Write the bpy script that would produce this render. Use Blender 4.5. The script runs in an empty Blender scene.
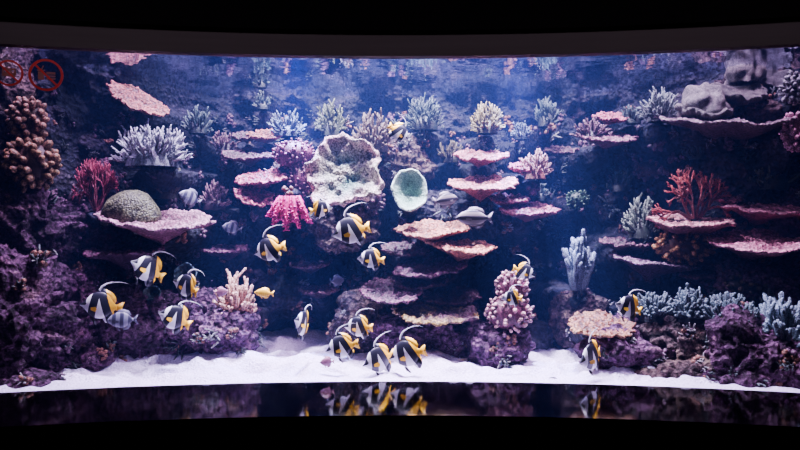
import bpy, math, random
from mathutils import Vector, Matrix, noise
random.seed(11)
CAMZ=1.7; F=600.0
def P(px,py,d): return Vector(((px-400)*d/F, d, CAMZ-(py-225)*d/F))
RAD=14.3; CY=5.0-RAD
def arc_y(x,off=0.0): return CY+math.sqrt((RAD+off)**2-x*x)
COL=bpy.context.scene.collection
def lerp(a,b,t): return a+(b-a)*t
def sstep(a,b,x):
    t=max(0.0,min(1.0,(x-a)/(b-a))); return t*t*(3-2*t)
def nz(*a): return noise.noise(Vector(a))
# ------------------------------------------------------------------ builders
class MB:
    def __init__(s): s.v=[];s.f=[];s.t=[];s.m=[]
    def add(s,vs,fs,ts,mi=0):
        o=len(s.v); s.v+=[tuple(v) for v in vs]; s.t+=ts
        s.f+=[tuple(i+o for i in f) for f in fs]; s.m+=[mi]*len(fs)
    def tube(s,pts,rads,n=6,t0=0.0,t1=1.0,mi=0,cap=True):
        vs=[];ts=[];fs=[];k=len(pts)
        d=(pts[1]-pts[0]).normalized()
        a=d.orthogonal().normalized()
        for i in range(k):
            if i<k-1: d=(pts[i+1]-pts[i]).normalized()
            a=(a-d*a.dot(d))
            a=a.normalized() if a.length>1e-6 else d.orthogonal().normalized()
            b=d.cross(a)
            for j in range(n):
                q=2*math.pi*j/n
                vs.append(pts[i]+(a*math.cos(q)+b*math.sin(q))*rads[i]); ts.append(lerp(t0,t1,i/(k-1)))
        for i in range(k-1):
            for j in range(n):
                fs.append((i*n+j,i*n+(j+1)%n,(i+1)*n+(j+1)%n,(i+1)*n+j))
        if cap:
            vs.append(pts[-1]+d*rads[-1]*0.7); ts.append(t1); c=len(vs)-1
            for j in range(n): fs.append(((k-1)*n+j,(k-1)*n+(j+1)%n,c))
        s.add(vs,fs,ts,mi)
    def obj(s,name,mats,smooth=True,loc=None,rot=None):
        me=bpy.data.meshes.new(name); me.from_pydata(s.v,[],s.f); me.update()
        at=me.attributes.new('t','FLOAT','POINT'); at.data.foreach_set('value',s.t)
        for m in mats: me.materials.append(m)
        me.polygons.foreach_set('material_index',s.m)
        if smooth: me.polygons.foreach_set('use_smooth',[True]*len(me.polygons))
        o=bpy.data.objects.new(name,me); COL.objects.link(o)
        if loc is not None: o.location=loc
        if rot is not None: o.rotation_euler=rot
        return o
def box(name,lo,hi,mat):
    b=MB(); x0,y0,z0=lo; x1,y1,z1=hi
    v=[(x0,y0,z0),(x1,y0,z0),(x1,y1,z0),(x0,y1,z0),(x0,y0,z1),(x1,y0,z1),(x1,y1,z1),(x0,y1,z1)]
    b.add(v,[(0,3,2,1),(4,5,6,7),(0,1,5,4),(1,2,6,5),(2,3,7,6),(3,0,4,7)],[0]*8)
    return b.obj(name,[mat],False)
def arc_solid(name,x0,x1,o0,o1,z0,z1,mat,n=64,yback=None):
    b=MB(); vs=[];fs=[]
    for i in range(n+1):
        x=lerp(x0,x1,i/n); yb=yback if yback else arc_y(x)+o1
        for (y,z) in ((arc_y(x)+o0,z0),(yb,z0),(yb,z1),(arc_y(x)+o0,z1)): vs.append((x,y,z))
    for i in range(n):
        a=i*4;c=a+4
        for j in range(4): fs.append((a+j,a+(j+1)%4,c+(j+1)%4,c+j))   # outward normals
    fs.append((3,2,1,0)); fs.append((n*4,n*4+1,n*4+2,n*4+3))
    b.add(vs,fs,[0]*len(vs)); o=b.obj(name,[mat],False); return o
# ------------------------------------------------------------------ materials
def newmat(name):
    m=bpy.data.materials.new(name); m.use_nodes=True; nt=m.node_tree
    return m,nt,nt.nodes['Principled BSDF']
def plain(name,col,rough=0.6,spec=0.5,nscale=None):
    m,nt,p=newmat(name); p.inputs['Roughness'].default_value=rough
    p.inputs['Specular IOR Level'].default_value=spec
    n=nt.nodes.new('ShaderNodeTexNoise'); n.inputs['Scale'].default_value=nscale or 6
    r=nt.nodes.new('ShaderNodeValToRGB')
    r.color_ramp.elements[0].color=(*[c*0.85 for c in col],1); r.color_ramp.elements[1].color=(*[min(1,c*1.1) for c in col],1)
    nt.links.new(n.outputs['Fac'],r.inputs['Fac']); nt.links.new(r.outputs['Color'],p.inputs['Base Color'])
    return m
_mc={}
def coral_mat(base,tip,scale=60,bump=0.6,dist=0.01,blotch=None,rough=0.5,power=1.0,name='coral',contrast=1.0):
    key=(base,tip,scale,bump,dist,blotch,power,contrast)
    if key in _mc: return _mc[key]
    m,nt,p=newmat(name+'_skin'); L=nt.links.new; N=nt.nodes.new
    p.inputs['Roughness'].default_value=rough; p.inputs['Specular IOR Level'].default_value=0.35
    tc=N('ShaderNodeTexCoord'); at=N('ShaderNodeAttribute'); at.attribute_name='t'
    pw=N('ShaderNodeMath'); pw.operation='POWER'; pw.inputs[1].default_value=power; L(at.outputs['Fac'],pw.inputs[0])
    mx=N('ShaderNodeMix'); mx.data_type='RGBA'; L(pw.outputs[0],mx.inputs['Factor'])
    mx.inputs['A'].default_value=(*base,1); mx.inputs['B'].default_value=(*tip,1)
    vo=N('ShaderNodeTexVoronoi'); vo.inputs['Scale'].default_value=scale; L(tc.outputs['Object'],vo.inputs['Vector'])
    no=N('ShaderNodeTexNoise'); no.inputs['Scale'].default_value=9; no.inputs['Detail'].default_value=6; no.inputs['Roughness'].default_value=0.65; L(tc.outputs['Object'],no.inputs['Vector'])
    r1=N('ShaderNodeMapRange'); r1.inputs[1].default_value=0; r1.inputs[2].default_value=0.75; r1.inputs[3].default_value=1+0.4*contrast; r1.inputs[4].default_value=1-0.8*contrast
    L(vo.outputs['Distance'],r1.inputs[0])
    r2=N('ShaderNodeMapRange'); r2.inputs[1].default_value=0.33; r2.inputs[2].default_value=0.66; r2.inputs[3].default_value=1-0.6*contrast; r2.inputs[4].default_value=1.3
    L(no.outputs['Fac'],r2.inputs[0])
    mm=N('ShaderNodeMath'); mm.operation='MULTIPLY'; L(r1.outputs[0],mm.inputs[0]); L(r2.outputs[0],mm.inputs[1])
    src=mx.outputs['Result']
    if blotch:
        n2=N('ShaderNodeTexNoise'); n2.inputs['Scale'].default_value=5; n2.inputs['Detail'].default_value=5; L(tc.outputs['Object'],n2.inputs['Vector'])
        rr=N('ShaderNodeMapRange'); rr.inputs[1].default_value=0.45; rr.inputs[2].default_value=0.62; L(n2.outputs['Fac'],rr.inputs[0])
        mb=N('ShaderNodeMix'); mb.data_type='RGBA'; L(rr.outputs[0],mb.inputs['Factor']); L(src,mb.inputs['A']); mb.inputs['B'].default_value=(*blotch,1)
        src=mb.outputs['Result']
    vm=N('ShaderNodeVectorMath'); vm.operation='SCALE'; L(src,vm.inputs[0]); L(mm.outputs[0],vm.inputs['Scale'])
    L(vm.outputs[0],p.inputs['Base Color'])
    bp=N('ShaderNodeBump'); bp.inputs['Strength'].default_value=bump; bp.inputs['Distance'].default_value=dist; bp.invert=True
    L(vo.outputs['Distance'],bp.inputs['Height']); L(bp.outputs[0],p.inputs['Normal'])
    _mc[key]=m; return m
def rock_mat(name,c1,c2,c3,c4,sc=2.0):
    m,nt,p=newmat(name); L=nt.links.new; N=nt.nodes.new
    p.inputs['Roughness'].default_value=0.85; p.inputs['Specular IOR Level'].default_value=0.2
    geo=N('ShaderNodeNewGeometry')
    n1=N('ShaderNodeTexNoise'); n1.inputs['Scale'].default_value=sc; n1.inputs['Detail'].default_value=8; n1.inputs['Roughness'].default_value=0.72
    L(geo.outputs['Position'],n1.inputs['Vector'])
    r=N('ShaderNodeValToRGB'); e=r.color_ramp.elements
    e[0].position=0.34; e[0].color=(*c1,1); e[1].position=0.68; e[1].color=(*c4,1)
    a=e.new(0.46); a.color=(*c2,1); a=e.new(0.57); a.color=(*c3,1)
    L(n1.outputs['Fac'],r.inputs['Fac'])
    vo=N('ShaderNodeTexVoronoi'); vo.inputs['Scale'].default_value=22; L(geo.outputs['Position'],vo.inputs['Vector'])
    n2=N('ShaderNodeTexNoise'); n2.inputs['Scale'].default_value=24; n2.inputs['Detail'].default_value=8; n2.inputs['Roughness'].default_value=0.65; L(geo.outputs['Position'],n2.inputs['Vector'])
    r1=N('ShaderNodeMapRange'); r1.inputs[1].default_value=0.38; r1.inputs[2].default_value=0.68; r1.inputs[3].default_value=0.15; r1.inputs[4].default_value=2.3
    L(n2.outputs['Fac'],r1.inputs[0])
    vm=N('ShaderNodeVectorMath'); vm.operation='SCALE'; L(r.outputs['Color'],vm.inputs[0]); L(r1.outputs[0],vm.inputs['Scale'])
    L(vm.outputs[0],p.inputs['Base Color'])
    ad=N('ShaderNodeMath'); ad.operation='ADD'; L(n2.outputs['Fac'],ad.inputs[0]); L(vo.outputs['Distance'],ad.inputs[1])
    bp=N('ShaderNodeBump'); bp.inputs['Strength'].default_value=1.0; bp.inputs['Distance'].default_value=0.05
    L(ad.outputs[0],bp.inputs['Height']); L(bp.outputs[0],p.inputs['Normal'])
    return m
ROCK_P=rock_mat('purple_reef_rock',(0.010,0.006,0.012),(0.038,0.015,0.036),(0.080,0.032,0.070),(0.17,0.085,0.11),3.0)
ROCK_D=rock_mat('water_dimmed_rock',(0.003,0.004,0.008),(0.008,0.010,0.019),(0.019,0.016,0.029),(0.045,0.036,0.04),2.2)  # dark bluish colour stands in for light absorbed by the water
ROCK_B=rock_mat('brown_reef_rock',(0.010,0.007,0.010),(0.034,0.020,0.023),(0.07,0.042,0.042),(0.13,0.09,0.065),3.0)
BLACK=plain('black_paint',(0.003,0.0025,0.004),0.7,0.05)
HEAD=plain('header_paint',(0.085,0.065,0.08),0.6,0.2)
# ------------------------------------------------------------------ room shell
box('floor',(-4.3,-3,-0.1),(4.3,5.2,0),BLACK)
box('ceiling',(-4.3,-3,3.8),(4.3,5.0,3.9),BLACK)
box('wall_left',(-4.4,-3,0),(-4.3,5.0,3.8),BLACK)
box('wall_right',(4.3,-3,0),(4.4,5.0,3.8),BLACK)
box('wall_back',(-4.4,-3.1,0),(4.4,-3.0,3.8),BLACK)
arc_solid('trim_header',-4.3,4.3,-0.03,0.06,3.1,3.30,HEAD)
arc_solid('wall_front',-4.3,4.3,-0.10,0.06,3.29,3.85,BLACK)
m,nt,p=newmat('polished_black_ledge'); p.inputs['Base Color'].default_value=(0.008,0.005,0.010,1); p.inputs['Roughness'].default_value=0.08
p.inputs['IOR'].default_value=1.40
n=nt.nodes.new('ShaderNodeTexNoise'); n.inputs['Scale'].default_value=8
bp=nt.nodes.new('ShaderNodeBump'); bp.inputs['Strength'].default_value=0.03; nt.links.new(n.outputs['Fac'],bp.inputs['Height']); nt.links.new(bp.outputs[0],p.inputs['Normal'])
LEDGE_Z=0.383
arc_solid('window_ledge',-4.3,4.3,-0.85,0.06,LEDGE_Z-0.08,LEDGE_Z,m)
arc_solid('wall_below_window',-4.3,4.3,-0.80,0.06,0,LEDGE_Z-0.08,BLACK)
m,nt,p=newmat('clear_acrylic'); nt.nodes.remove(p); N=nt.nodes.new; L=nt.links.new
tr=N('ShaderNodeBsdfTransparent'); tr.inputs[0].default_value=(0.97,0.98,1,1); gl=N('ShaderNodeBsdfGlossy'); gl.inputs['Roughness'].default_value=0.02
fr=N('ShaderNodeLayerWeight'); fr.inputs[0].default_value=0.1; mx=N('ShaderNodeMixShader'); L(fr.outputs['Fresnel'],mx.inputs[0]); L(tr.outputs[0],mx.inputs[1]); L(gl.outputs[0],mx.inputs[2])
L(mx.outputs[0],nt.nodes['Material Output'].inputs[0])
arc_solid('window_1',-4.25,4.25,0.0,0.05,LEDGE_Z-0.01,3.11,m)
m,nt,p=newmat('tank_water'); nt.nodes.remove(p)
vs_=nt.nodes.new('ShaderNodeVolumeScatter'); vs_.inputs['Color'].default_value=(0.17,0.30,1.0,1); vs_.inputs['Density'].default_value=0.0155; vs_.inputs['Anisotropy'].default_value=0.0
nt.links.new(vs_.outputs[0],nt.nodes['Material Output'].inputs['Volume'])
arc_solid('water',-4.2,4.2,0.055,0,0.21,3.21,m,yback=7.6)
m,nt,p=newmat('water_surface_skin'); nt.nodes.remove(p); N=nt.nodes.new; L=nt.links.new
tr=N('ShaderNodeBsdfTransparent'); gl=N('ShaderNodeBsdfGlossy'); gl.inputs['Roughness'].default_value=0.03; gl.inputs['Color'].default_value=(0.75,0.8,1,1)
lw=N('ShaderNodeLayerWeight'); lw.inputs['Blend'].default_value=0.5
mr=N('ShaderNodeMapRange'); mr.inputs[1].default_value=0.3; mr.inputs[2].default_value=0.75; mr.inputs[3].default_value=0.04; mr.inputs[4].default_value=0.9
L(lw.outputs['Facing'],mr.inputs[0]); mx=N('ShaderNodeMixShader'); L(mr.outputs[0],mx.inputs[0]); L(tr.outputs[0],mx.inputs[1]); L(gl.outputs[0],mx.inputs[2])
tc=N('ShaderNodeTexCoord'); no=N('ShaderNodeTexNoise'); no.inputs['Scale'].default_value=5; L(tc.outputs['Object'],no.inputs['Vector'])
bp=N('ShaderNodeBump'); bp.inputs['Strength'].default_value=0.12; bp.inputs['Distance'].default_value=0.05; L(no.outputs['Fac'],bp.inputs['Height']); L(bp.outputs[0],gl.inputs['Normal'])
L(mx.outputs[0],nt.nodes['Material Output'].inputs[0])
b=MB(); n=40; vs=[];fs=[]
for i in range(n+1):
    x=lerp(-4.2,4.2,i/n); vs+=[(x,arc_y(x)+0.07,3.22),(x,7.6,3.22)]
for i in range(n): fs.append((2*i,2*i+2,2*i+3,2*i+1))
b.add(vs,fs,[0]*len(vs)); b.obj('water_surface',[m])
# ------------------------------------------------------------------ corals
BUL=[]
def bulge(p,y,sx,sup,sdn): BUL.append((p.x,p.z,y,sx,sup,sdn))
PINK=((0.14,0.03,0.06),(0.66,0.24,0.34))
def plate(px,py,w,h,d,cols=PINK,roll=0,ruffle=0.0,name='table_coral',thick=0.04,scale=48,asp=0.72,support=True,blotch=None,stem=0.45,bmp=0.024):
    R=w/2*d/F; c=P(px,py,d); seed=px*0.37+py*0.11
    if name=='table_coral':
        (a0,a1,a2),(b0,b1,b2)=cols; cols=((a0,a1*0.8,a2*0.9),(b0*0.97,b1*0.76,b2*0.84))
    e=math.atan2(c.z-CAMZ,c.y); s=min(0.95,max(0.05,(h-thick*F/d*0.5)/(w*asp)))
    al=e+math.asin(s)
    nr,ns=24,140; b=MB(); vs=[];ts=[];fs=[]
    def outl(q): return R*(1+0.20*nz(math.cos(q)*1.3+seed,math.sin(q)*1.3,1.0)+0.12*nz(math.cos(q)*3.5+seed,math.sin(q)*3.5,2.0))+0.05*nz(math.cos(q)*R*22+seed,math.sin(q)*R*22,3.0)
    for side in (0,1):
        for i in range(nr+1):
            u=i/nr; 
            for j in range(ns):
                q=2*math.pi*j/ns; r=outl(q)*u; x=math.cos(q)*r; y=math.sin(q)*r*asp
                z=0.07*R*u*u+0.09*R*nz(x*2.5/R+seed,y*2.5/R,5)+ruffle*R*u*u*math.sin(q*5+2.2*nz(seed,math.cos(q),math.sin(q)))*(0.6+0.4*math.sin(q*3+seed))
                bb=0
                if side==0:
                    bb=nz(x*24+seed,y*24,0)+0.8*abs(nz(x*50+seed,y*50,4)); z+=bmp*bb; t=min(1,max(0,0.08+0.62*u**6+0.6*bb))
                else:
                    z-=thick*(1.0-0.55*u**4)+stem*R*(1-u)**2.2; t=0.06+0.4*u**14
                    y+=0.35*R*(1-u)**2
                if u==1 and side==0: z-=thick*0.15
                vs.append((x,y,z)); ts.append(t)
    o1=(nr+1)*ns
    for i in range(nr):
        for j in range(ns):
            a=i*ns+j;c2=i*ns+(j+1)%ns
            fs.append((a,a+ns,c2+ns,c2)); fs.append((o1+a,o1+c2,o1+c2+ns,o1+a+ns))
    for j in range(ns):
        a=nr*ns+j;c2=nr*ns+(j+1)%ns; fs.append((a,o1+a,o1+c2,c2))
    b.add(vs,fs,ts)
    mat=coral_mat(cols[0],cols[1],scale,0.8,0.012,blotch,name=name)
    b.obj(name,[mat],True,c,(al,math.radians(roll),0))
    if support: bulge(c-Vector((0,0,0.10)),d+0.40*R,R*0.62,0.07,0.16+R*0.2)
def bush(px,py,w,h,d,cols,n=45,thick=0.012,sub=3,name='staghorn_coral',taper=0.55,flat=0.0,spread=1.0,sides=6,support=True,scale=90,wig=0.25,core=True,power=1.6,yf=0.8,lift=0.12):
    W=w/2*d/F; H=h*d/F; base=P(px,py+h/2,d); rng=random.Random(int(px*7+py*13))
    b=MB()
    if core:
        k=12;vs=[];fs=[];ts=[]
        for i in range(7):
            a=i/6*math.pi/2
            for j in range(k):
                q=2*math.pi*j/k; rr=0.6*W*math.cos(a)*(1+0.2*nz(q+px,a,0)); vs.append((math.cos(q)*rr,math.sin(q)*rr*0.8,math.sin(a)*H*0.5-0.02)); ts.append(0)
        for i in range(6):
            for j in range(k): fs.append((i*k+j,i*k+(j+1)%k,(i+1)*k+(j+1)%k,(i+1)*k+j))
        b.add(vs,fs,ts)
    for i in range(n):
        q=rng.uniform(0,2*math.pi); el=math.acos(rng.uniform(0.0,1.0)**0.8)*spread
        rr=rng.uniform(0.78,1.05)
        tip=Vector((math.cos(q)*math.sin(el)*W,math.sin(q)*math.sin(el)*W*yf,math.cos(el)*H*0.92+0.08*H))*rr
        st=Vector((tip.x*0.3,tip.y*0.3,H*0.08)); L_=(tip-st).length
        k=5; pts=[];up=Vector((0,0,1))
        for s in range(k):
            u=s/(k-1); pt=st.lerp(tip,u)+Vector((0,0,-lift*L_*math.sin(math.pi*u)))
            pt+=Vector((rng.uniform(-1,1),rng.uniform(-1,1),rng.uniform(-1,1)))*L_*0.06*wig*4*(u*(1.2-u)); pts.append(pt)
        r0=thick*rng.uniform(0.8,1.25)
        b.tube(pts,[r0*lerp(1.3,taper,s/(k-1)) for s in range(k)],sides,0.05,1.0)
        dirn=(tip-st).normalized()
        for s2 in range(sub):
            u=rng.uniform(0.4,0.9); a=st.lerp(tip,u)
            dv=(dirn+Vector((rng.uniform(-1,1),rng.uniform(-1,1),rng.uniform(-0.3,1)))*0.75).normalized()
            l2=L_*rng.uniform(0.18,0.34)
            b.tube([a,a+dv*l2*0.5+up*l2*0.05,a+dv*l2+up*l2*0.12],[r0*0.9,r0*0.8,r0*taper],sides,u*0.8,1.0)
    mat=coral_mat(cols[0],cols[1],scale,0.5,0.006,None,power=power,name=name)
    o=b.obj(name,[mat],True,base)
    if support: bulge(base-Vector((0,0,0.05)),d-0.02,W*0.75,0.05,0.22)
    return o
def knobs(px,py,w,h,d,cols,n=40,kr=0.04,name='finger_coral',support=True,sides=9,up=0.3,yf=0.7,scale=80,col=False,sup=0.4):
    W=w/2*d/F; H=h*d/F; c=P(px,py,d); rng=random.Random(int(px*3+py*5)); b=MB()
    k=16;vs=[];fs=[];ts=[]
    for i in range(11):
        a=-math.pi/2+math.pi*i/10
        for j in range(k):
            q=2*math.pi*j/k; rr=(W-kr*1.3)*math.cos(a); vs.append((math.cos(q)*rr,math.sin(q)*rr*yf,math.sin(a)*(H/2-kr*1.2))); ts.append(0.0)
    for i in range(10):
        for j in range(k): fs.append((i*k+j,i*k+(j+1)%k,(i+1)*k+(j+1)%k,(i+1)*k+j))
    b.add(vs,fs,ts)
    for i in range(n):
        z=1-2*(i+0.5)/n; z=z*0.98; q=i*2.39996+rng.uniform(-.3,.3); s=math.sqrt(1-z*z)
        nv=Vector((math.cos(q)*s,math.sin(q)*s,z)); 
        a=Vector((nv.x*(W-kr*1.8),nv.y*(W-kr*1.8)*yf,nv.z*(H/2-kr*1.8)))
        dv=(nv+Vector((rng.uniform(-.3,.3),rng.uniform(-.3,.3),up+rng.uniform(-.2,.3)))).normalized()
        r=kr*rng.uniform(0.7,1.15); l=kr*rng.uniform(1.2,3.0)
        b.tube([a,a+dv*l*0.35,a+dv*l*0.7,a+dv*l*0.92,a+dv*l],[r*0.7,r*0.9,r*0.95,r*0.75,r*0.4],sides,0.0,1.0)
    mat=coral_mat(cols[0],cols[1],scale,0.5,0.006,None,name=name)
    o=b.obj(name,[mat],True,c)
    if support: bulge(c-Vector((0,0,H*0.3)),d+W*yf*0.5,W*0.8,H*sup,H*0.4+0.1)
    return o
def fan(px,py,w,h,d,cols,name='red_gorgonian',n=6,r0=0.02,depthmax=5,seed=1,lean=0):
    W=w*d/F;H=h*d/F;base=P(px,py+h/2,d); rng=random.Random(seed); b=MB()
    def rec(p,a,l,r,dep,t):
        y=rng.uniform(-0.25,0.25)
        dv=Vector((math.sin(a),y,math.cos(a))).normalized(); q=p+dv*l*0.5+Vector((rng.uniform(-1,1),0,rng.uniform(-1,1)))*l*0.09; e=p+dv*l
        b.tube([p,q,e],[r,r*0.9,r*0.78],6,t,t+0.18)
        if dep==0: return
        for k in range(rng.choice((2,2,3))):
            rec(e,a+rng.uniform(-0.85,0.85),l*rng.uniform(0.68,0.9),r*0.78,dep-1,t+0.16)
    for i in range(n):
        a=lerp(-1.15,1.15,(i+0.5)/n)+rng.uniform(-.12,.12)+lean
        sx=(W/2)/H
        rec(Vector((lerp(-.12,.12,i/n)*W,0,-0.02)),a*min(1.2,sx*1.6),H*0.29,r0,depthmax-1,0.05)
    mat=coral_mat(cols[0],cols[1],120,0.6,0.005,None,name=name)
    xs=[v[0] for v in b.v];zs=[v[2] for v in b.v]; fx=W/(max(xs)-min(xs)); fz=H/(max(zs)-min(zs)); mxx=(max(xs)+min(xs))/2
    b.v=[((v[0]-mxx)*fx,v[1],(v[2])*fz) for v in b.v]
    b.obj(name,[mat],True,base); bulge(base-Vector((0,0,0.05)),d-0.03,W*0.35,0.05,0.2)
def cup(px,py,w,h,d,cols,aim,deep=0.6,name='barrel_sponge',lob=0.12,blotch=None,scale=30,inner_t=0.3,seed=None,rough_amp=1.0,rollz=0,contrast=1.0):
    R=w/2*d/F; asp=h/w; c=P(px,py,d); b=MB(); ns=110; seed=px*0.1 if seed is None else seed; vs=[];fs=[];ts=[]
    prof=[]
    for i in range(20):
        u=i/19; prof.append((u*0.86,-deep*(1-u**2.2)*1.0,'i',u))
    for i in range(1,7):
        a=math.pi*i/7; prof.append((0.93-0.07*math.cos(a),0.08*math.sin(a),'r',1))
    for i in range(14):
        u=1-i/13; prof.append((0.22+0.78*u**0.8 if i>0 else 1.0,-(deep+0.45)*(1-u)**0.9-0.01,'o',u))
    for k,(r,z,s,u) in enumerate(prof):
        for j in range(ns):
            q=2*math.pi*j/ns; cx,sy=math.cos(q),math.sin(q)
            o=1+lob*nz(cx*1.3+seed,sy*1.3,0)+lob*0.35*nz(cx*4+seed,sy*4,2)+lob*0.15*nz(cx*10+seed,sy*10,2)
            f=lerp(1,o,min(1,r*1.1)); x=cx*r*f;y=sy*r*f*asp
            n3=(nz(x*3+seed,y*3,z*3)*0.10+nz(x*7+seed,y*7,z*3)*0.05+abs(nz(x*14+seed,y*14,z*8))*0.04)*rough_amp
            zz=z+n3+0.14*nz(cx*1.5+seed,sy*1.5,7)*u
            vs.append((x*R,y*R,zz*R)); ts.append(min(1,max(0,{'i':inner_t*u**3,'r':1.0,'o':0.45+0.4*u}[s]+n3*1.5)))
    for k in range(len(prof)-1):
        for j in range(ns): fs.append((k*ns+j,(k+1)*ns+j,(k+1)*ns+(j+1)%ns,k*ns+(j+1)%ns))
    b.add(vs,fs,ts)
    q=(Vector(aim).normalized().to_track_quat('Z','Y').to_matrix()@Matrix.Rotation(math.radians(rollz),3,'Z')).to_euler()
    mat=coral_mat(cols[0],cols[1],scale,0.8,0.012,blotch,name=name,contrast=contrast)
    b.obj(name,[mat],True,c,q); bulge(c-Vector((0,0,0.1)),d+R*(deep+0.15),R*0.8,R*0.5,R)
def dome(px,py,w,h,d,cols,name='brain_coral',bumpy=0.09,scale=60):
    W=w/2*d/F;H=h*d/F;c=P(px,py+h/2,d);b=MB();ns=72;nr=30;vs=[];fs=[];ts=[]
    for i in range(nr+1):
        a=lerp(-0.35,math.pi/2,i/nr)
        for j in range(ns):
            q=2*math.pi*j/ns; v=Vector((math.cos(q)*math.cos(a),math.sin(q)*math.cos(a),math.sin(a)))
            g=abs(nz(v.x*6,v.y*6,v.z*6+px)); f=1+bumpy*nz(v.x*2+px,v.y*2,v.z*2)-0.03*math.exp(-g*g*200)
            vs.append((v.x*W*f,v.y*W*0.8*f,v.z*H*f)); ts.append(min(1,g*4))
    for i in range(nr):
        for j in range(ns): fs.append((i*ns+j,i*ns+(j+1)%ns,(i+1)*ns+(j+1)%ns,(i+1)*ns+j))
    b.add(vs,fs,ts); mat=coral_mat(cols[0],cols[1],scale,0.7,0.01,name=name)
    b.obj(name,[mat],True,c); bulge(c-Vector((0,0,0.03)),d,W*0.8,0.05,0.25)
ROCKPTS=[]
def rock(px,py,w,h,d,mat,depth=None,amp=0.28,seed=0,name='reef_rock'):
    import bmesh
    bm=bmesh.new(); bmesh.ops.create_icosphere(bm,subdivisions=6 if w*h>6000 else 5,radius=1)
    W=w/2*d/F;H=h/2*d/F;D=depth or min(W,H)*0.9; c=P(px,py,d); s=px*0.13+py*0.07+seed
    me=bpy.data.meshes.new(name)
    for v in bm.verts:
        n_=v.co.normalized(); w3=Vector((n_.x*W,n_.y*D,n_.z*H)); q=w3+Vector((s,s*0.5,0))
        f=1.06+amp*1.2*noise.fractal(q*2.2,0.9,2.0,3)+amp*0.7*(noise.turbulence(q*5.5,3,False)-0.5)+0.45*amp*nz(*(q*15))+0.25*amp*nz(*(q*34))
        v.co=w3*f
    bm.to_mesh(me)
    for k in range(16):
        v=random.choice(bm.verts[:])
        if v.co.y<0.1 and v.co.z>-0.5*H: ROCKPTS.append((c+v.co,v.co.normalized()))
    bm.free(); me.materials.append(mat)
    me.polygons.foreach_set('use_smooth',[True]*len(me.polygons))
    o=bpy.data.objects.new(name,me); COL.objects.link(o); o.location=c
ORG=((0.20,0.06,0.05),(0.70,0.32,0.24)); PUR=((0.05,0.016,0.05),(0.30,0.12,0.22))
DIM=((0.035,0.014,0.03),(0.20,0.09,0.13)); ROSE=((0.24,0.025,0.07),(0.76,0.24,0.33)); BLU=((0.015,0.025,0.04),(0.13,0.18,0.23))
TEAL=((0.008,0.016,0.020),(0.055,0.095,0.105)); WHT=((0.12,0.13,0.18),(0.68,0.68,0.78)); GRY=((0.08,0.065,0.065),(0.28,0.245,0.235)); OLV=((0.03,0.028,0.018),(0.14,0.11,0.06))
# ---- left
knobs(28,120,38,48,5.5,((0.08,0.035,0.025),(0.40,0.20,0.12)),80,0.032,'finger_coral')
knobs(32,164,52,52,5.45,((0.08,0.035,0.025),(0.42,0.22,0.11)),90,0.036,'finger_coral')
plate(90,91,40,12,6.1,DIM)
plate(136,100,62,13,5.9,ORG,roll=28)
bush(152,144,82,42,5.8,WHT,80,0.012,5,'staghorn_coral',lift=0.02)
bush(198,118,32,28,6.3,TEAL,35,0.015,2,'cluster_coral')
bush(261,77,20,18,6.4,TEAL,22,0.012,2,'cluster_coral'); bush(263,99,22,18,6.4,TEAL,22,0.012,2,'cluster_coral')
bush(287,123,42,24,6.3,BLU,50,0.010,3,'cluster_coral')
fan(95,182,44,54,5.7,((0.14,0.015,0.04),(0.60,0.07,0.15)),'red_gorgonian',8,0.016,5,3)
dome(131,203,58,26,5.6,((0.03,0.03,0.02),(0.15,0.155,0.08)))
plate(156,221,114,18,5.65,((0.26,0.10,0.15),(0.78,0.52,0.62)),roll=6)
plate(122,252,80,12,5.8,PUR)
bush(236,294,46,44,5.75,((0.34,0.09,0.05),(0.95,0.55,0.40)),60,0.017,1,'cauliflower_coral',taper=0.9)
plate(262,178,50,16,6.0,ROSE,roll=-5); plate(254,196,38,20,5.95,ROSE,roll=18); plate(248,155,50,12,6.2,DIM)
plate(265,135,34,10,6.3,ORG); plate(245,136,24,8,6.3,DIM)
knobs(294,154,44,30,6.05,((0.14,0.02,0.06),(0.42,0.12,0.21)),110,0.015,'cauliflower_coral')
knobs(300,180,26,34,6.0,((0.14,0.02,0.06),(0.36,0.10,0.19)),70,0.015,'cauliflower_coral')
# ---- centre
cup(344,171,80,80,5.75,((0.15,0.31,0.23),(0.72,0.42,0.43)),(-0.12,-1,0.32),0.34,'elephant_ear_sponge',lob=0.36,blotch=(0.46,0.43,0.33),scale=55,inner_t=0.8,seed=9.1,rough_amp=1.8,contrast=1.0)
cup(410,190,38,44,5.75,((0.22,0.44,0.30),(0.46,0.64,0.50)),(0.20,-1,0.25),0.4,'vase_sponge',lob=0.12,scale=80,inner_t=0.7,rough_amp=0.6,contrast=0.6)
bush(331,118,34,32,6.3,((0.02,0.03,0.02),(0.13,0.16,0.09)),70,0.010,3,'cluster_coral')
bush(372,132,54,38,6.2,((0.03,0.02,0.02),(0.14,0.09,0.07)),60,0.016,3,'staghorn_coral')
bush(425,113,44,32,6.35,TEAL,80,0.009,3,'cluster_coral')
bush(487,118,36,28,6.2,((0.06,0.055,0.03),(0.34,0.28,0.12)),120,0.009,3,'cluster_coral')
bush(521,129,22,18,6.3,BLU,40,0.008,3,'cluster_coral'); bush(547,111,30,28,6.4,TEAL,60,0.009,3,'cluster_coral')
plate(481,156,52,12,6.1,((0.20,0.05,0.07),(0.70,0.30,0.31))); plate(482,184,72,14,5.95,((0.28,0.08,0.09),(0.84,0.42,0.36)),roll=-3)
plate(524,167,32,10,6.1,ROSE); bush(535,163,36,28,6.05,((0.20,0.06,0.06),(0.52,0.26,0.24)),60,0.010,3,'staghorn_coral')
plate(508,199,40,11,6.1,PINK); plate(528,210,54,13,6.0,PINK)
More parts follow.
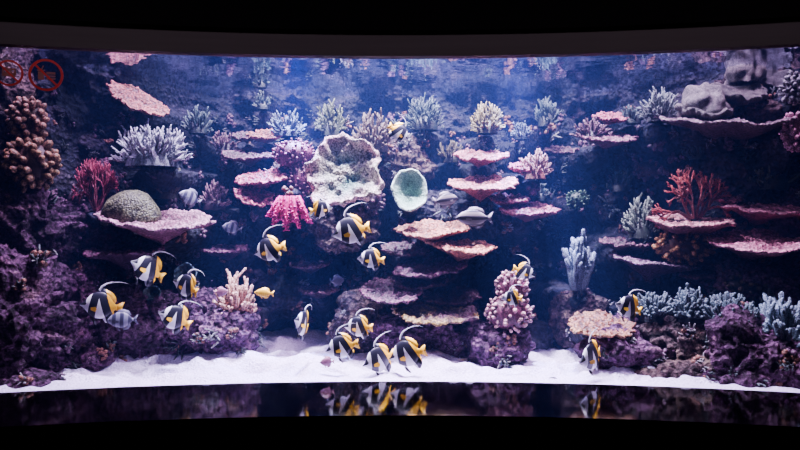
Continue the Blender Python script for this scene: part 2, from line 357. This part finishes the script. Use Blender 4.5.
plate(431,230,72,16,5.85,((0.32,0.11,0.07),(0.84,0.46,0.26)),roll=-3); plate(461,247,66,14,5.75,((0.40,0.13,0.08),(0.98,0.52,0.28)),roll=6)
plate(405,250,48,16,6.0,DIM); plate(430,268,72,20,5.85,PUR,roll=-4); plate(392,292,62,28,5.75,PUR); plate(416,281,60,18,5.95,DIM); plate(450,296,56,18,5.95,DIM)
plate(438,311,88,32,5.75,((0.08,0.035,0.06),(0.66,0.58,0.10)),blotch=(0.13,0.05,0.08))
knobs(512,288,34,34,5.6,((0.20,0.04,0.08),(0.98,0.56,0.55)),70,0.020,'cauliflower_coral',up=0.6,sup=0.2)
knobs(509,313,48,40,5.6,((0.18,0.04,0.08),(0.92,0.50,0.50)),90,0.022,'cauliflower_coral',up=0.5,sup=0.2)
bush(577,263,42,62,5.9,((0.06,0.08,0.12),(0.25,0.32,0.42)),10,0.026,3,'finger_coral',taper=0.7,spread=0.6,sides=9,wig=0.3,core=False,power=0.8)
# ---- right
knobs(578,200,24,20,6.3,((0.015,0.035,0.02),(0.05,0.12,0.06)),60,0.014,'moon_coral')
bush(641,216,40,40,5.95,((0.03,0.04,0.03),(0.18,0.22,0.17)),55,0.014,3,'staghorn_coral')
plate(626,243,52,10,6.0,DIM); plate(655,263,78,11,5.9,((0.10,0.05,0.10),(0.38,0.28,0.36)),roll=6)
plate(600,326,66,26,5.4,((0.18,0.06,0.04),(0.76,0.50,0.20)),blotch=(0.30,0.11,0.07))
fan(692,185,80,64,5.75,((0.14,0.025,0.03),(0.52,0.08,0.07)),'red_gorgonian',6,0.024,5,8)
plate(687,223,88,13,5.7,((0.28,0.09,0.11),(0.86,0.50,0.46)))
knobs(684,245,58,36,5.75,((0.10,0.03,0.01),(0.50,0.22,0.08)),100,0.026,'finger_coral',up=0.0)
plate(765,208,90,15,5.7,((0.26,0.08,0.13),(0.80,0.38,0.45))); plate(758,243,100,23,5.5,((0.38,0.12,0.18),(0.98,0.54,0.60)))
plate(727,198,26,10,5.8,PINK)
plate(728,122,130,11,5.75,((0.08,0.05,0.06),(0.30,0.24,0.25)))
dome(703,96,46,24,5.7,GRY,'leather_coral',0.25,140); dome(744,62,36,26,5.8,GRY,'leather_coral',0.25,140)
plate(740,90,50,22,5.7,GRY,ruffle=0.18,name='leather_coral',thick=0.09,stem=0.8,scale=140,bmp=0.004)
plate(706,108,54,16,5.65,GRY,ruffle=0.14,name='leather_coral',thick=0.08,stem=0.6,scale=140,bmp=0.004)
plate(772,76,38,22,5.8,((0.05,0.045,0.05),(0.16,0.15,0.16)),ruffle=0.2,name='leather_coral',thick=0.08,stem=0.8,scale=140,bmp=0.004)
bush(661,105,44,30,5.9,((0.05,0.055,0.06),(0.26,0.30,0.30)),90,0.010,4,'cluster_coral'); bush(633,112,26,20,6.1,TEAL,26,0.012,2,'cluster_coral')
plate(608,137,56,12,6.1,((0.14,0.05,0.09),(0.50,0.25,0.32))); bush(592,128,40,18,6.1,DIM,60,0.010,2,'cluster_coral',support=False); plate(612,117,34,9,6.15,ROSE)
bush(700,146,34,24,6.0,TEAL,36,0.012,3,'cluster_coral')
knobs(794,88,24,32,5.5,((0.08,0.07,0.08),(0.35,0.35,0.38)),60,0.022,'moon_coral'); knobs(796,133,26,40,5.4,((0.22,0.06,0.12),(0.66,0.28,0.4)),60,0.026,'cauliflower_coral')
bush(768,168,60,40,5.8,((0.02,0.035,0.03),(0.11,0.14,0.10)),60,0.014,3,'staghorn_coral')
for (a,b_,w,h,d) in ((655,306,46,26,5.45),(690,304,44,30,5.35),(730,312,62,40,5.25)):
    bush(a,b_,w,h,d,((0.02,0.032,0.045),(0.11,0.16,0.19)),110,0.013,2,'tree_soft_coral',taper=0.9,lift=0.0)
bush(784,322,56,56,5.1,((0.05,0.08,0.11),(0.26,0.36,0.44)),70,0.019,3,'finger_coral',taper=0.75)
bush(768,300,20,22,5.4,TEAL,16,0.014,2,'cluster_coral')
cup(152,293,18,16,5.9,((0.02,0.05,0.05),(0.12,0.22,0.23)),(0,-1,0.5),0.4,'cup_coral'); cup(185,276,24,26,6.0,((0.012,0.03,0.04),(0.07,0.12,0.16)),(0,-1,0.3),0.4,'cup_coral')
plate(60,292,40,8,5.7,PUR); plate(95,163,30,12,5.95,PUR)
bush(215,195,36,26,6.3,DIM,50,0.012,2,'cluster_coral'); bush(168,182,34,30,6.2,OLV,34,0.014,2,'staghorn_coral')
bush(345,310,26,26,6.3,DIM,34,0.012,2,'cluster_coral'); bush(540,190,24,18,6.4,TEAL,20,0.012,2,'cluster_coral')
bush(225,140,30,20,6.4,DIM,30,0.012,2,'cluster_coral'); bush(450,150,30,22,6.5,OLV,30,0.013,2,'cluster_coral'); bush(400,150,30,22,6.3,DIM,30,0.013,2,'cluster_coral')
bush(60,130,28,40,6.0,OLV,30,0.016,2,'staghorn_coral'); knobs(70,200,30,30,5.8,DIM,40,0.02,'moon_coral'); knobs(370,200,30,26,6.2,DIM,40,0.022,'moon_coral')
knobs(745,285,50,26,5.6,OLV,60,0.024,'moon_coral'); knobs(650,170,34,24,6.3,DIM,50,0.02,'moon_coral'); bush(620,180,30,20,6.4,TEAL,30,0.012,2,'cluster_coral')
plate(560,150,30,8,6.5,DIM); plate(700,275,40,9,5.8,DIM); plate(225,250,44,9,6.3,PUR); plate(310,265,36,8,6.5,DIM); plate(320,290,40,9,6.4,DIM)
def pinksoft(px,py,w,h,d):
    b=MB(); rng=random.Random(5); c=P(px,py-h/2,d); W=w*d/F;H=h*d/F
    for i in range(8):
        s=lerp(-1,1,i/7); x=s*0.5*W; l=H*(1-0.25*abs(s))*(0.85+0.3*(i%2)); 
        pts=[Vector((x*(0.45+0.55*u/5),-0.05*math.sin(u*0.6)-0.04*(i%2),-l*u/5)) for u in range(6)]
        b.tube(pts,[0.022,0.024,0.022,0.019,0.015,0.009],8,0.2,0.8)
        for k in range(60):
            u=rng.uniform(0.05,1); q=rng.uniform(0,6.28); a=pts[min(4,int(u*5))].lerp(pts[min(5,int(u*5)+1)],u*5%1)
            dv=Vector((math.cos(q),math.sin(q),rng.uniform(-.7,.1))).normalized(); b.tube([a,a+dv*0.026,a+dv*0.036],[0.007,0.007,0.004],5,0.4,1.0)
    b.obj('pink_soft_coral',[coral_mat((0.50,0.001,0.13),(0.90,0.005,0.28),120,0.3,0.004,name='soft',contrast=0.8)],True,c)
    bulge(c+Vector((0,0,0.03)),d+0.10,W*0.4,0.12,0.05)
pinksoft(290,212,42,30,5.72)
# ------------------------------------------------------------------ rocks
rock(0,335,140,170,5.25,ROCK_P,0.4); rock(28,235,100,110,5.65,ROCK_P,0.35); rock(8,120,60,170,5.75,ROCK_B,0.3)
rock(88,325,110,100,5.75,ROCK_P,0.4); rock(200,330,110,76,5.95,ROCK_P,0.4); rock(228,336,56,50,5.75,ROCK_P,0.25); rock(148,336,80,60,5.85,ROCK_P,0.3)
rock(105,238,90,46,6.0,ROCK_P,0.3); rock(30,388,80,34,5.05,ROCK_P,0.2); rock(95,358,50,30,5.5,ROCK_P,0.2); rock(60,290,60,60,5.7,ROCK_P,0.3)
rock(425,330,120,56,6.1,ROCK_P,0.4); rock(430,275,60,90,6.25,ROCK_D,0.3); rock(365,322,60,60,6.2,ROCK_B,0.3); rock(445,215,70,50,6.3,ROCK_D,0.25)
rock(501,347,66,46,5.7,ROCK_P,0.25); rock(530,340,40,40,6.2,ROCK_D,0.2); rock(577,318,60,60,6.1,ROCK_B,0.25); rock(465,350,40,20,5.9,ROCK_P,0.12)
rock(625,355,84,70,5.55,ROCK_P,0.35); rock(690,350,110,90,5.45,ROCK_B,0.35); rock(755,358,110,90,5.2,ROCK_P,0.3); rock(680,375,90,40,5.25,ROCK_B,0.2); rock(740,380,90,40,5.1,ROCK_P,0.2); rock(800,370,70,70,5.0,ROCK_P,0.2)
rock(765,285,110,60,5.75,ROCK_P,0.35); rock(715,265,60,60,6.0,ROCK_B,0.3); rock(760,170,110,80,6.2,ROCK_D,0.3); rock(755,100,110,70,6.05,ROCK_B,0.25); rock(775,110,60,30,5.75,ROCK_B,0.15)
rock(700,240,70,50,6.1,ROCK_B,0.25); rock(800,225,60,90,5.8,ROCK_P,0.25); rock(650,320,60,40,5.7,ROCK_P,0.25)
rock(345,225,70,60,6.35,ROCK_B,0.25); rock(480,225,70,60,6.45,ROCK_D,0.25); rock(270,295,90,50,6.7,ROCK_D,0.3); rock(400,165,60,50,6.4,ROCK_B,0.25); rock(290,185,50,60,6.3,ROCK_B,0.2)
# ------------------------------------------------------------------ reef back wall
def wall_y(x,z):
    y=7.0-1.2*sstep(-2.1,-3.4,x)-1.05*sstep(2.0,3.4,x)
    q=Vector((x,z,0.3))
    y+=0.32*noise.fractal(q*0.9,0.9,2.0,3)-0.22*noise.turbulence(q*2.8,3,False)+0.04*nz(x*12,z*12,2)
    y+=0.10*sstep(0.9,0.4,z)
    best=0.0
    for (bx,bz,by,sx,su,sd) in BUL:
        dx=(x-bx)/sx; 
        if abs(dx)>2.6: continue
        dz=(z-bz)/(su if z>bz else sd)
        if abs(dz)>2.6: continue
        a=(y-by)*math.exp(-(dx*dx+dz*dz)**1.3*0.6)
        if a>best: best=a
    return y-best*(1+0.12*nz(x*5,z*5,0))+0.03*nz(x*20,z*20,5)
b=MB(); nx,nzv=520,210; vs=[];fs=[]
for i in range(nx+1):
    x=lerp(-4.2,4.2,i/nx)
    for j in range(nzv+1):
        z=lerp(0.2,3.5,j/nzv); vs.append((x,max(wall_y(x,z),arc_y(x)+0.15),z))
for i in range(nx):
    for j in range(nzv):
        a=i*(nzv+1)+j; fs.append((a,a+nzv+1,a+nzv+2,a+1))
b.add(vs,fs,[0]*len(vs)); b.obj('reef_wall',[ROCK_D])
def growth(name,npts,colset,seed,knob):
    b=MB(); rng=random.Random(seed)
    pts=[]
    for i in range(npts):
        x=rng.uniform(-3.6,3.6); z=rng.uniform(0.6,3.0); y=wall_y(x,z)
        g=Vector((wall_y(x+.03,z)-y, -0.03, wall_y(x,z+.03)-y)); g.normalize(); pts.append((Vector((x,y,z)),(g+Vector((0,0,0.5))).normalized()))
    rp=ROCKPTS[:]; rng.shuffle(rp); pts+=rp[:len(rp)//3]
    for p0,nv in pts:
        s=rng.uniform(0.5,1.3)
        for k in range(rng.randint(5,14)):
            dv=(nv+Vector((rng.uniform(-1,1),rng.uniform(-1,1),rng.uniform(-1,1)))*0.8).normalized()
            a=p0+Vector((rng.uniform(-1,1),0,rng.uniform(-1,1)))*0.04*s-nv*0.01
            if knob: l=0.035*s; b.tube([a,a+dv*l*0.6,a+dv*l],[0.018*s,0.02*s,0.011*s],6,0,1)
            else: l=0.075*s; b.tube([a,a+dv*l*0.5,a+dv*l],[0.009*s,0.008*s,0.005*s],5,0,1)
    b.obj(name,[coral_mat(colset[0],colset[1],100,0.4,0.004,name=name)])
growth('encrusting_polyps',300,((0.02,0.015,0.025),(0.19,0.08,0.15)),1,True)
growth('bushy_turf_coral',300,((0.015,0.022,0.028),(0.10,0.13,0.13)),2,False)
growth('button_polyps',120,((0.06,0.02,0.02),(0.32,0.13,0.09)),3,True)
growth('star_polyps',60,((0.08,0.08,0.08),(0.40,0.37,0.38)),4,False)
# ------------------------------------------------------------------ sand
m,nt,p=newmat('white_coral_sand'); L=nt.links.new;N=nt.nodes.new; p.inputs['Roughness'].default_value=0.95; p.inputs['Specular IOR Level'].default_value=0.1
geo=N('ShaderNodeNewGeometry'); no=N('ShaderNodeTexNoise'); no.inputs['Scale'].default_value=60; no.inputs['Detail'].default_value=6; L(geo.outputs['Position'],no.inputs['Vector'])
r=N('ShaderNodeValToRGB'); r.color_ramp.elements[0].position=0.3; r.color_ramp.elements[0].color=(0.48,0.40,0.58,1); r.color_ramp.elements[1].position=0.65; r.color_ramp.elements[1].color=(0.80,0.71,0.92,1)
L(no.outputs['Fac'],r.inputs['Fac']); L(r.outputs['Color'],p.inputs['Base Color'])
bp=N('ShaderNodeBump'); bp.inputs['Strength'].default_value=0.8; bp.inputs['Distance'].default_value=0.04; L(no.outputs['Fac'],bp.inputs['Height']); L(bp.outputs[0],p.inputs['Normal'])
b=MB(); nx,ny=300,90; vs=[];fs=[]
for i in range(nx+1):
    x=lerp(-4.2,4.2,i/nx); y0=arc_y(x)+0.055
    for j in range(ny+1):
        v=j/ny; y=lerp(y0,7.2,v)
        z=LEDGE_Z+0.0+0.03*sstep(0,0.25,v)+0.05*v+0.10*noise.fractal(Vector((x*1.5,y*2.2,0)),1,2,3)*sstep(0,0.15,v)+0.04*nz(x*9,y*9,1)*sstep(0,.1,v)
        vs.append((x,y,z))
for i in range(nx):
    for j in range(ny):
        a=i*(ny+1)+j; fs.append((a,a+ny+1,a+ny+2,a+1))
b.add(vs,fs,[0]*len(vs)); b.obj('sand_bed',[m])
# ------------------------------------------------------------------ fish
def fishmat():
    m,nt,p=newmat('bannerfish_skin'); L=nt.links.new;N=nt.nodes.new; p.inputs['Roughness'].default_value=0.4
    tc=N('ShaderNodeTexCoord'); sp=N('ShaderNodeSeparateXYZ'); L(tc.outputs['Object'],sp.inputs[0])
    def M(op,a,b=None):
        n=N('ShaderNodeMath'); n.operation=op
        for k,v in enumerate((a,b)):
            if v is None: continue
            if isinstance(v,(int,float)): n.inputs[k].default_value=v
            else: L(v,n.inputs[k])
        return n.outputs[0]
    X,Z=sp.outputs['X'],sp.outputs['Z']
    b1=M('LESS_THAN',M('ABSOLUTE',M('ADD',M('ADD',X,0.15),M('MULTIPLY',Z,-0.10))),0.10)
    v=M('ADD',M('ADD',X,-0.15),M('MULTIPLY',Z,0.38))
    b2=M('LESS_THAN',M('ABSOLUTE',v),0.10)
    yl=M('GREATER_THAN',v,0.09)
    sn=M('MULTIPLY',M('LESS_THAN',X,-0.34),M('GREATER_THAN',M('ADD',Z,M('MULTIPLY',X,-0.1)),0.03))
    blk=M('MAXIMUM',M('MAXIMUM',b1,b2),sn)
    m1=N('ShaderNodeMix'); m1.data_type='RGBA'; L(yl,m1.inputs['Factor']); m1.inputs['A'].default_value=(0.80,0.80,0.82,1); m1.inputs['B'].default_value=(1.0,0.56,0.01,1)
    m2=N('ShaderNodeMix'); m2.data_type='RGBA'; L(blk,m2.inputs['Factor']); L(m1.outputs['Result'],m2.inputs['A']); m2.inputs['B'].default_value=(0.01,0.01,0.02,1)
    L(m2.outputs['Result'],p.inputs['Base Color']); return m
def flat(b,poly,mi,y=0.0,th=0.006,t=0):
    n=len(poly); cx=sum(a for a,_ in poly)/n; cz=sum(c for _,c in poly)/n
    vs=[(a,y,c) for a,c in poly]+[(cx,y-th,cz),(cx,y+th,cz)]
    fs=[(i,(i+1)%n,n) for i in range(n)]+[((i+1)%n,i,n+1) for i in range(n)]
    b.add(vs,fs,[t]*len(vs),mi)
def body(b,st,mi=0,n=16):
    vs=[];fs=[];ts=[]
    S=[]
    for i in range(len(st)-1):
        p0=st[max(0,i-1)];p1=st[i];p2=st[i+1];p3=st[min(len(st)-1,i+2)]
        for k in range(3):
            u=k/3; S.append([0.5*((2*p1[c])+(-p0[c]+p2[c])*u+(2*p0[c]-5*p1[c]+4*p2[c]-p3[c])*u*u+(-p0[c]+3*p1[c]-3*p2[c]+p3[c])*u**3) for c in range(4)])
    S.append(list(st[-1]))
    for x,tp,bt,w in S:
        for j in range(n):
            q=2*math.pi*j/n; c,s=math.cos(q),math.sin(q)
            zc=(tp+bt)/2; hz=(tp-bt)/2; ww=max(0.004,w)*(abs(c)**1.15)*(1 if c>0 else -1)
            vs.append((x,ww,zc+hz*s)); ts.append(0)
    k=len(S)
    for i in range(k-1):
        for j in range(n): fs.append((i*n+j,i*n+(j+1)%n,(i+1)*n+(j+1)%n,(i+1)*n+j))
    fs.append(tuple(range(n))[::-1]); fs.append(tuple((k-1)*n+j for j in range(n)))
    b.add(vs,fs,ts,mi)
def ball(b,c,r,mi,n=10):
    vs=[];fs=[]
    for i in range(n+1):
        a=math.pi*i/n
        for j in range(n): q=2*math.pi*j/n; vs.append((c[0]+r*math.sin(a)*math.cos(q),c[1]+r*0.5*math.cos(a),c[2]+r*math.sin(a)*math.sin(q)))
    for i in range(n):
        for j in range(n): fs.append((i*n+j,i*n+(j+1)%n,(i+1)*n+(j+1)%n,(i+1)*n+j))
    b.add(vs,fs,[0]*len(vs),mi)
FM=fishmat(); FW=plain('fish_white',(0.55,0.55,0.58),0.5); FB=plain('fish_black',(0.01,0.01,0.012),0.3); FY=plain('fish_yellow',(1.0,0.56,0.02),0.4)
def banner_mesh(bend,name):
    b=MB()
    body(b,[(-.50,.005,-.035,.010),(-.45,.03,-.06,.022),(-.37,.12,-.12,.045),(-.26,.27,-.22,.068),(-.12,.36,-.31,.080),(.03,.37,-.33,.078),(.17,.30,-.29,.062),(.27,.18,-.18,.042),(.34,.085,-.095,.026),(.40,.07,-.08,.012)])
    flat(b,[(.38,.065),(.50,.14),(.56,.15),(.53,.04),(.525,-.01),(.53,-.06),(.56,-.17),(.50,-.155),(.38,-.075)],3)
    flat(b,[(-.12,.34),(-.06,.46),(.02,.47),(.12,.44),(.25,.38),(.34,.27),(.37,.16),(.33,.08),(.2,.22),(.05,.34)],0)
    flat(b,[(.08,-.30),(.18,-.42),(.26,-.44),(.34,-.34),(.37,-.18),(.33,-.09),(.22,-.22)],0)
    fp=[(-.07,.40),(-.02,.51),(.08,.60),(.22,.65),(.38,.67),(.52,.66),(.64,.61)]; w=[.036,.028,.020,.015,.010,.006,.002]
    up=[(x-w_*0.6,z+w_*0.8) for (x,z),w_ in zip(fp,w)]; dn=[(x+w_*0.6,z-w_*0.8) for (x,z),w_ in zip(fp,w)]
    vs=[];fs=[]
    for (a,c),(e,g) in zip(up,dn): vs+=[(a,0,c),((a+e)/2,-.006,(c+g)/2),(e,0,g),((a+e)/2,.006,(c+g)/2)]
    for i in range(len(fp)-1):
        for j in range(4): fs.append((i*4+j,i*4+(j+1)%4,i*4+4+(j+1)%4,i*4+4+j))
    b.add(vs,fs,[0]*len(vs),1)
    for s in (-1,1):
        flat(b,[(-.16,-.30),(-.10,-.33),(-.02,-.50),(-.06,-.49),(-.14,-.40)],2,s*0.02)
        b.add([(-.20,s*.075,-.05),(-.19,s*.078,-.12),(-.06,s*.12,-.15),(-.03,s*.125,-.07),(-.08,s*.11,-.02)],[(0,1,2,3,4)],[0]*5,3)
        ball(b,(-.345,s*.046,.035),.026,2)
    b.v=[(x,y+bend*max(0,x+0.1)**2,z) for x,y,z in b.v]
    o=b.obj(name,[FM,FW,FB,FY]); return o
def stripemat(c1,c2,sc,axis,name):
    m,nt,p=newmat(name); L=nt.links.new;N=nt.nodes.new; p.inputs['Roughness'].default_value=0.4
    tc=N('ShaderNodeTexCoord'); w=N('ShaderNodeTexWave'); w.bands_direction=axis; w.inputs['Scale'].default_value=sc; w.inputs['Distortion'].default_value=1.0
    L(tc.outputs['Object'],w.inputs['Vector']); r=N('ShaderNodeValToRGB'); r.color_ramp.elements[0].position=0.35; r.color_ramp.elements[1].position=0.6
    r.color_ramp.elements[0].color=(*c1,1); r.color_ramp.elements[1].color=(*c2,1); L(w.outputs['Fac'],r.inputs[0]); L(r.outputs[0],p.inputs['Base Color']); return m
def oval_mesh(name,mat,finmat,ht=1.0):
    b=MB(); h=ht
    body(b,[(-.50,.01,-.02,.010),(-.44,.06*h,-.05*h,.030),(-.33,.15*h,-.13*h,.060),(-.15,.22*h,-.20*h,.080),(.05,.22*h,-.21*h,.075),(.22,.14*h,-.14*h,.05),(.33,.06,-.06,.026),(.38,.05,-.05,.012)])
    flat(b,[(.36,.045),(.48,.15),(.53,.17),(.47,.02),(.47,-.02),(.53,-.17),(.48,-.15),(.36,-.045)],1)
    flat(b,[(-.22,.17*h),(-.12,.28*h),(.05,.30*h),(.22,.25*h),(.30,.14*h),(.25,.08*h),(.05,.18*h)],1)
    flat(b,[(-.02,-.18*h),(.05,-.28*h),(.2,-.26*h),(.29,-.15*h),(.25,-.08*h)],1)
    for s in (-1,1):
        flat(b,[(-.18,-.17*h),(-.12,-.19*h),(-.05,-.31*h),(-.12,-.27*h)],1,s*.02)
        b.add([(-.24,s*.07,-.0),(-.23,s*.073,-.06),(-.11,s*.11,-.09),(-.09,s*.115,-.02)],[(0,1,2,3)],[0]*4,1)
        ball(b,(-.39,s*.045,.025),.022,2)
    return b.obj(name,[mat,finmat,FB])
used={}
def place(kind,mk,px,py,ln,d,face=-1,yaw=0,pitch=0,roll=0):
    if (kind,mk) not in used:
        o={'banner0':lambda:banner_mesh(0,kind),'banner1':lambda:banner_mesh(0.35,kind),'banner2':lambda:banner_mesh(-0.35,kind),
           'striped':lambda:oval_mesh(kind,stripemat((0.05,0.045,0.07),(0.30,0.25,0.26),1.6,'Z','sweetlips_stripes'),plain('grey_fin',(0.16,0.13,0.15))),
           'dark':lambda:oval_mesh(kind,plain('dark_fish_skin',(0.05,0.04,0.07),0.4),plain('dark_fin',(0.03,0.03,0.05)),1.1),
           'pink':lambda:oval_mesh(kind,plain('pink_fish_skin',(0.26,0.11,0.16),0.4),plain('pink_fin',(0.25,0.1,0.14)),1.3),
           'silver':lambda:oval_mesh(kind,stripemat((0.03,0.03,0.06),(0.18,0.18,0.24),1.2,'X','silver_bars'),plain('silver_fin',(0.08,0.08,0.12)),1.3),
           'yellow':lambda:oval_mesh(kind,stripemat((0.85,0.45,0.02),(0.95,0.62,0.05),3,'X','yellow_skin'),FY,1.0)}[mk]()
        used[(kind,mk)]=o
    else:
        o=bpy.data.objects.new(kind,used[(kind,mk)].data); COL.objects.link(o)
    s=ln*d/F; o.location=P(px,py,d); o.scale=(s,s,s)
    base=0 if face<0 else math.pi
    R=Matrix.Rotation(base+math.radians(yaw),4,'Z')@Matrix.Rotation(math.radians(pitch),4,'Y')@Matrix.Rotation(math.radians(roll),4,'X')
    o.rotation_euler=R.to_euler()
B='bannerfish'
for i,(x,y,l,d,f,yw,pt) in enumerate([
 (350,232,38,5.25,-1,15,-12),(268,251,33,5.3,-1,-20,-14),(370,260,26,5.4,-1,15,5),(147,270,36,5.3,-1,45,30),(100,307,38,5.2,-1,10,8),
 (186,287,31,5.35,-1,-15,20),(174,319,33,5.25,-1,30,28),(303,325,34,5.3,-1,68,24),(341,348,32,5.2,-1,15,-12),(358,328,28,5.35,-1,-10,0),
 (379,361,36,5.2,-1,25,-12),(407,355,38,5.2,-1,-10,-16),(399,134,24,5.5,1,20,-35),(525,273,22,5.4,1,-30,-20),(322,210,22,5.4,1,20,10),
 (628,308,30,5.15,-1,15,16),(592,358,38,5.08,-1,35,-8),(511,299,20,5.25,-1,10,0)]):
    place(B,'banner%d'%(i%3),x,y-1,l,d,f,yw,pt)
place('striped_sweetlips','striped',474,218,38,5.3,-1,10,0); place('striped_sweetlips','striped',446,200,30,5.4,1,30,8)
place('grey_damselfish','silver',122,320,28,5.2,-1,20,0); place('grey_damselfish','silver',190,198,26,5.5,-1,50,20); place('grey_damselfish','silver',232,228,20,6.0,-1,20,10)
place('yellow_damselfish','yellow',264,293,19,5.4,-1,10,5); place('pink_anthias','pink',327,362,15,5.2,-1,20,0); place('pink_anthias','pink',221,292,14,5.4,1,20,0)
place('dark_surgeonfish','dark',337,281,20,5.9,1,50,0); place('dark_surgeonfish','dark',552,384,22,5.1,-1,10,0)
# ------------------------------------------------------------------ prohibition signs on the window
RED=plain('sign_red',(0.85,0.02,0.02),0.5); GREYI=plain('sign_ink',(0.42,0.12,0.13),0.5)
def sign(px,py,rpx,kind,name):
    d=4.72
    for _ in range(6): d=arc_y((px-400)*d/F)-0.006
    c=P(px,py,d); R=rpx*d/F; b=MB(); n=48
    ang=math.atan2(-c.x,(c.y-CY))
    def ring(r0,r1,mi):
        vs=[];fs=[]
        for j in range(n):
            q=2*math.pi*j/n
            for r,y in ((r0,-.004),(r1,-.004),(r1,.003),(r0,.003)): vs.append((math.cos(q)*r,y,math.sin(q)*r))
        for j in range(n):
            for k in range(4): fs.append((j*4+k,((j+1)%n)*4+k,((j+1)%n)*4+(k+1)%4,j*4+(k+1)%4))
        b.add(vs,fs,[0]*len(vs),mi)
    def bx(cx,cz,w,h,rot,mi,y=-.003):
        cr,sr=math.cos(rot),math.sin(rot); pts=[(cx+a*cr-e*sr,cz+a*sr+e*cr) for a,e in ((-w/2,-h/2),(w/2,-h/2),(w/2,h/2),(-w/2,h/2))]
        vs=[(a,y,e) for a,e in pts]+[(a,.003,e) for a,e in pts]
        b.add(vs,[(0,1,2,3),(4,7,6,5),(0,4,5,1),(1,5,6,2),(2,6,7,3),(3,7,4,0)],[0]*8,mi)
    ring(R*0.86,R,0); bx(0,0,R*1.75,R*0.12,-math.pi/4,0,-.005)
    if kind=='photo':
        bx(0,-.05*R,R*0.95,R*0.16,0,1); bx(0,.30*R,R*0.95,R*0.12,0,1); bx(-.42*R,.1*R,R*.12,R*.5,0,1); bx(.42*R,.1*R,R*.12,R*.5,0,1); bx(0,-.18*R,R*.95,R*.14,0,1); ring(R*.12,R*.24,1); bx(-.2*R,.4*R,R*.2,R*.1,0,1)
    else:
        bx(-.28*R,-.05*R,R*.34,R*.5,0,1); bx(-.28*R,.28*R,R*.42,R*.08,0,1); bx(-.2*R,.45*R,R*.05,R*.3,-.4,1); bx(.28*R,.12*R,R*.5,R*.14,0,1); bx(.28*R,-.06*R,R*.5,R*.08,0,1); bx(.28*R,-.22*R,R*.5,R*.12,0,1)
    b.obj(name,[RED,GREYI],False,c,(0,0,ang))
sign(9,73,13,'photo','no_photography_sign'); sign(46,75,16,'food','no_food_or_drink_sign')
# ------------------------------------------------------------------ lights
def area(x,y,z,pw,col,sx=0.6,sy=0.4,aim=(0,0.55,-1),spread=140):
    l=bpy.data.lights.new('tank_or_fill_lamp','AREA'); l.shape='RECTANGLE'; l.size=sx; l.size_y=sy; l.energy=pw; l.color=col; l.spread=math.radians(spread)
    o=bpy.data.objects.new('tank_or_fill_lamp',l); COL.objects.link(o); o.location=(x,y,z); o.rotation_euler=Vector(aim).to_track_quat('-Z','Y').to_euler()
area(-2.7,5.2,5.9,260,(0.84,0.50,1.0),aim=(0,0.2,-1)); area(2.7,5.2,5.9,260,(0.88,0.54,1.0),aim=(0,0.2,-1))
area(-0.95,5.4,5.9,520,(0.74,0.66,1.0),0.3,0.3,(0.1,0.12,-1),80); area(1.0,5.4,5.9,470,(0.74,0.66,1.0),0.3,0.3,(-0.05,0.12,-1),80)
area(-1.05,6.0,3.7,70,(0.28,0.34,1.0),0.25,0.2,(0,0.0,-1),45); area(1.15,6.0,3.7,50,(0.28,0.32,1.0),0.25,0.2,(0,0.0,-1),45)
area(0.0,5.2,5.9,260,(0.86,0.68,1.0),aim=(0,0.2,-1))
area(0.0,5.6,5.5,380,(0.66,0.56,1.0),7.5,0.8,(0,0.2,-1),170)  # added wide soft fill above the tank, lifts the shadows
w=bpy.data.worlds.new('dark_room'); bpy.context.scene.world=w; w.use_nodes=True
w.node_tree.nodes['Background'].inputs[0].default_value=(0.5,0.35,0.6,1); w.node_tree.nodes['Background'].inputs[1].default_value=0.01
l=bpy.data.lights.new('room_fill_light','AREA'); l.shape='RECTANGLE'; l.size=7; l.size_y=0.2; l.energy=16.0; l.color=(0.95,0.8,0.9)  # added fill light, brightens the header and window signs
o=bpy.data.objects.new('room_fill_light',l); COL.objects.link(o); o.location=(0,3.3,3.7); o.rotation_euler=Vector((0,1,-0.35)).to_track_quat('-Z','Y').to_euler()
cam=bpy.data.cameras.new('camera'); cam.lens=27.0; cam.sensor_width=36; co=bpy.data.objects.new('camera',cam); COL.objects.link(co)
co.location=(0,0,CAMZ); co.rotation_euler=(math.pi/2,0,0); bpy.context.scene.camera=co
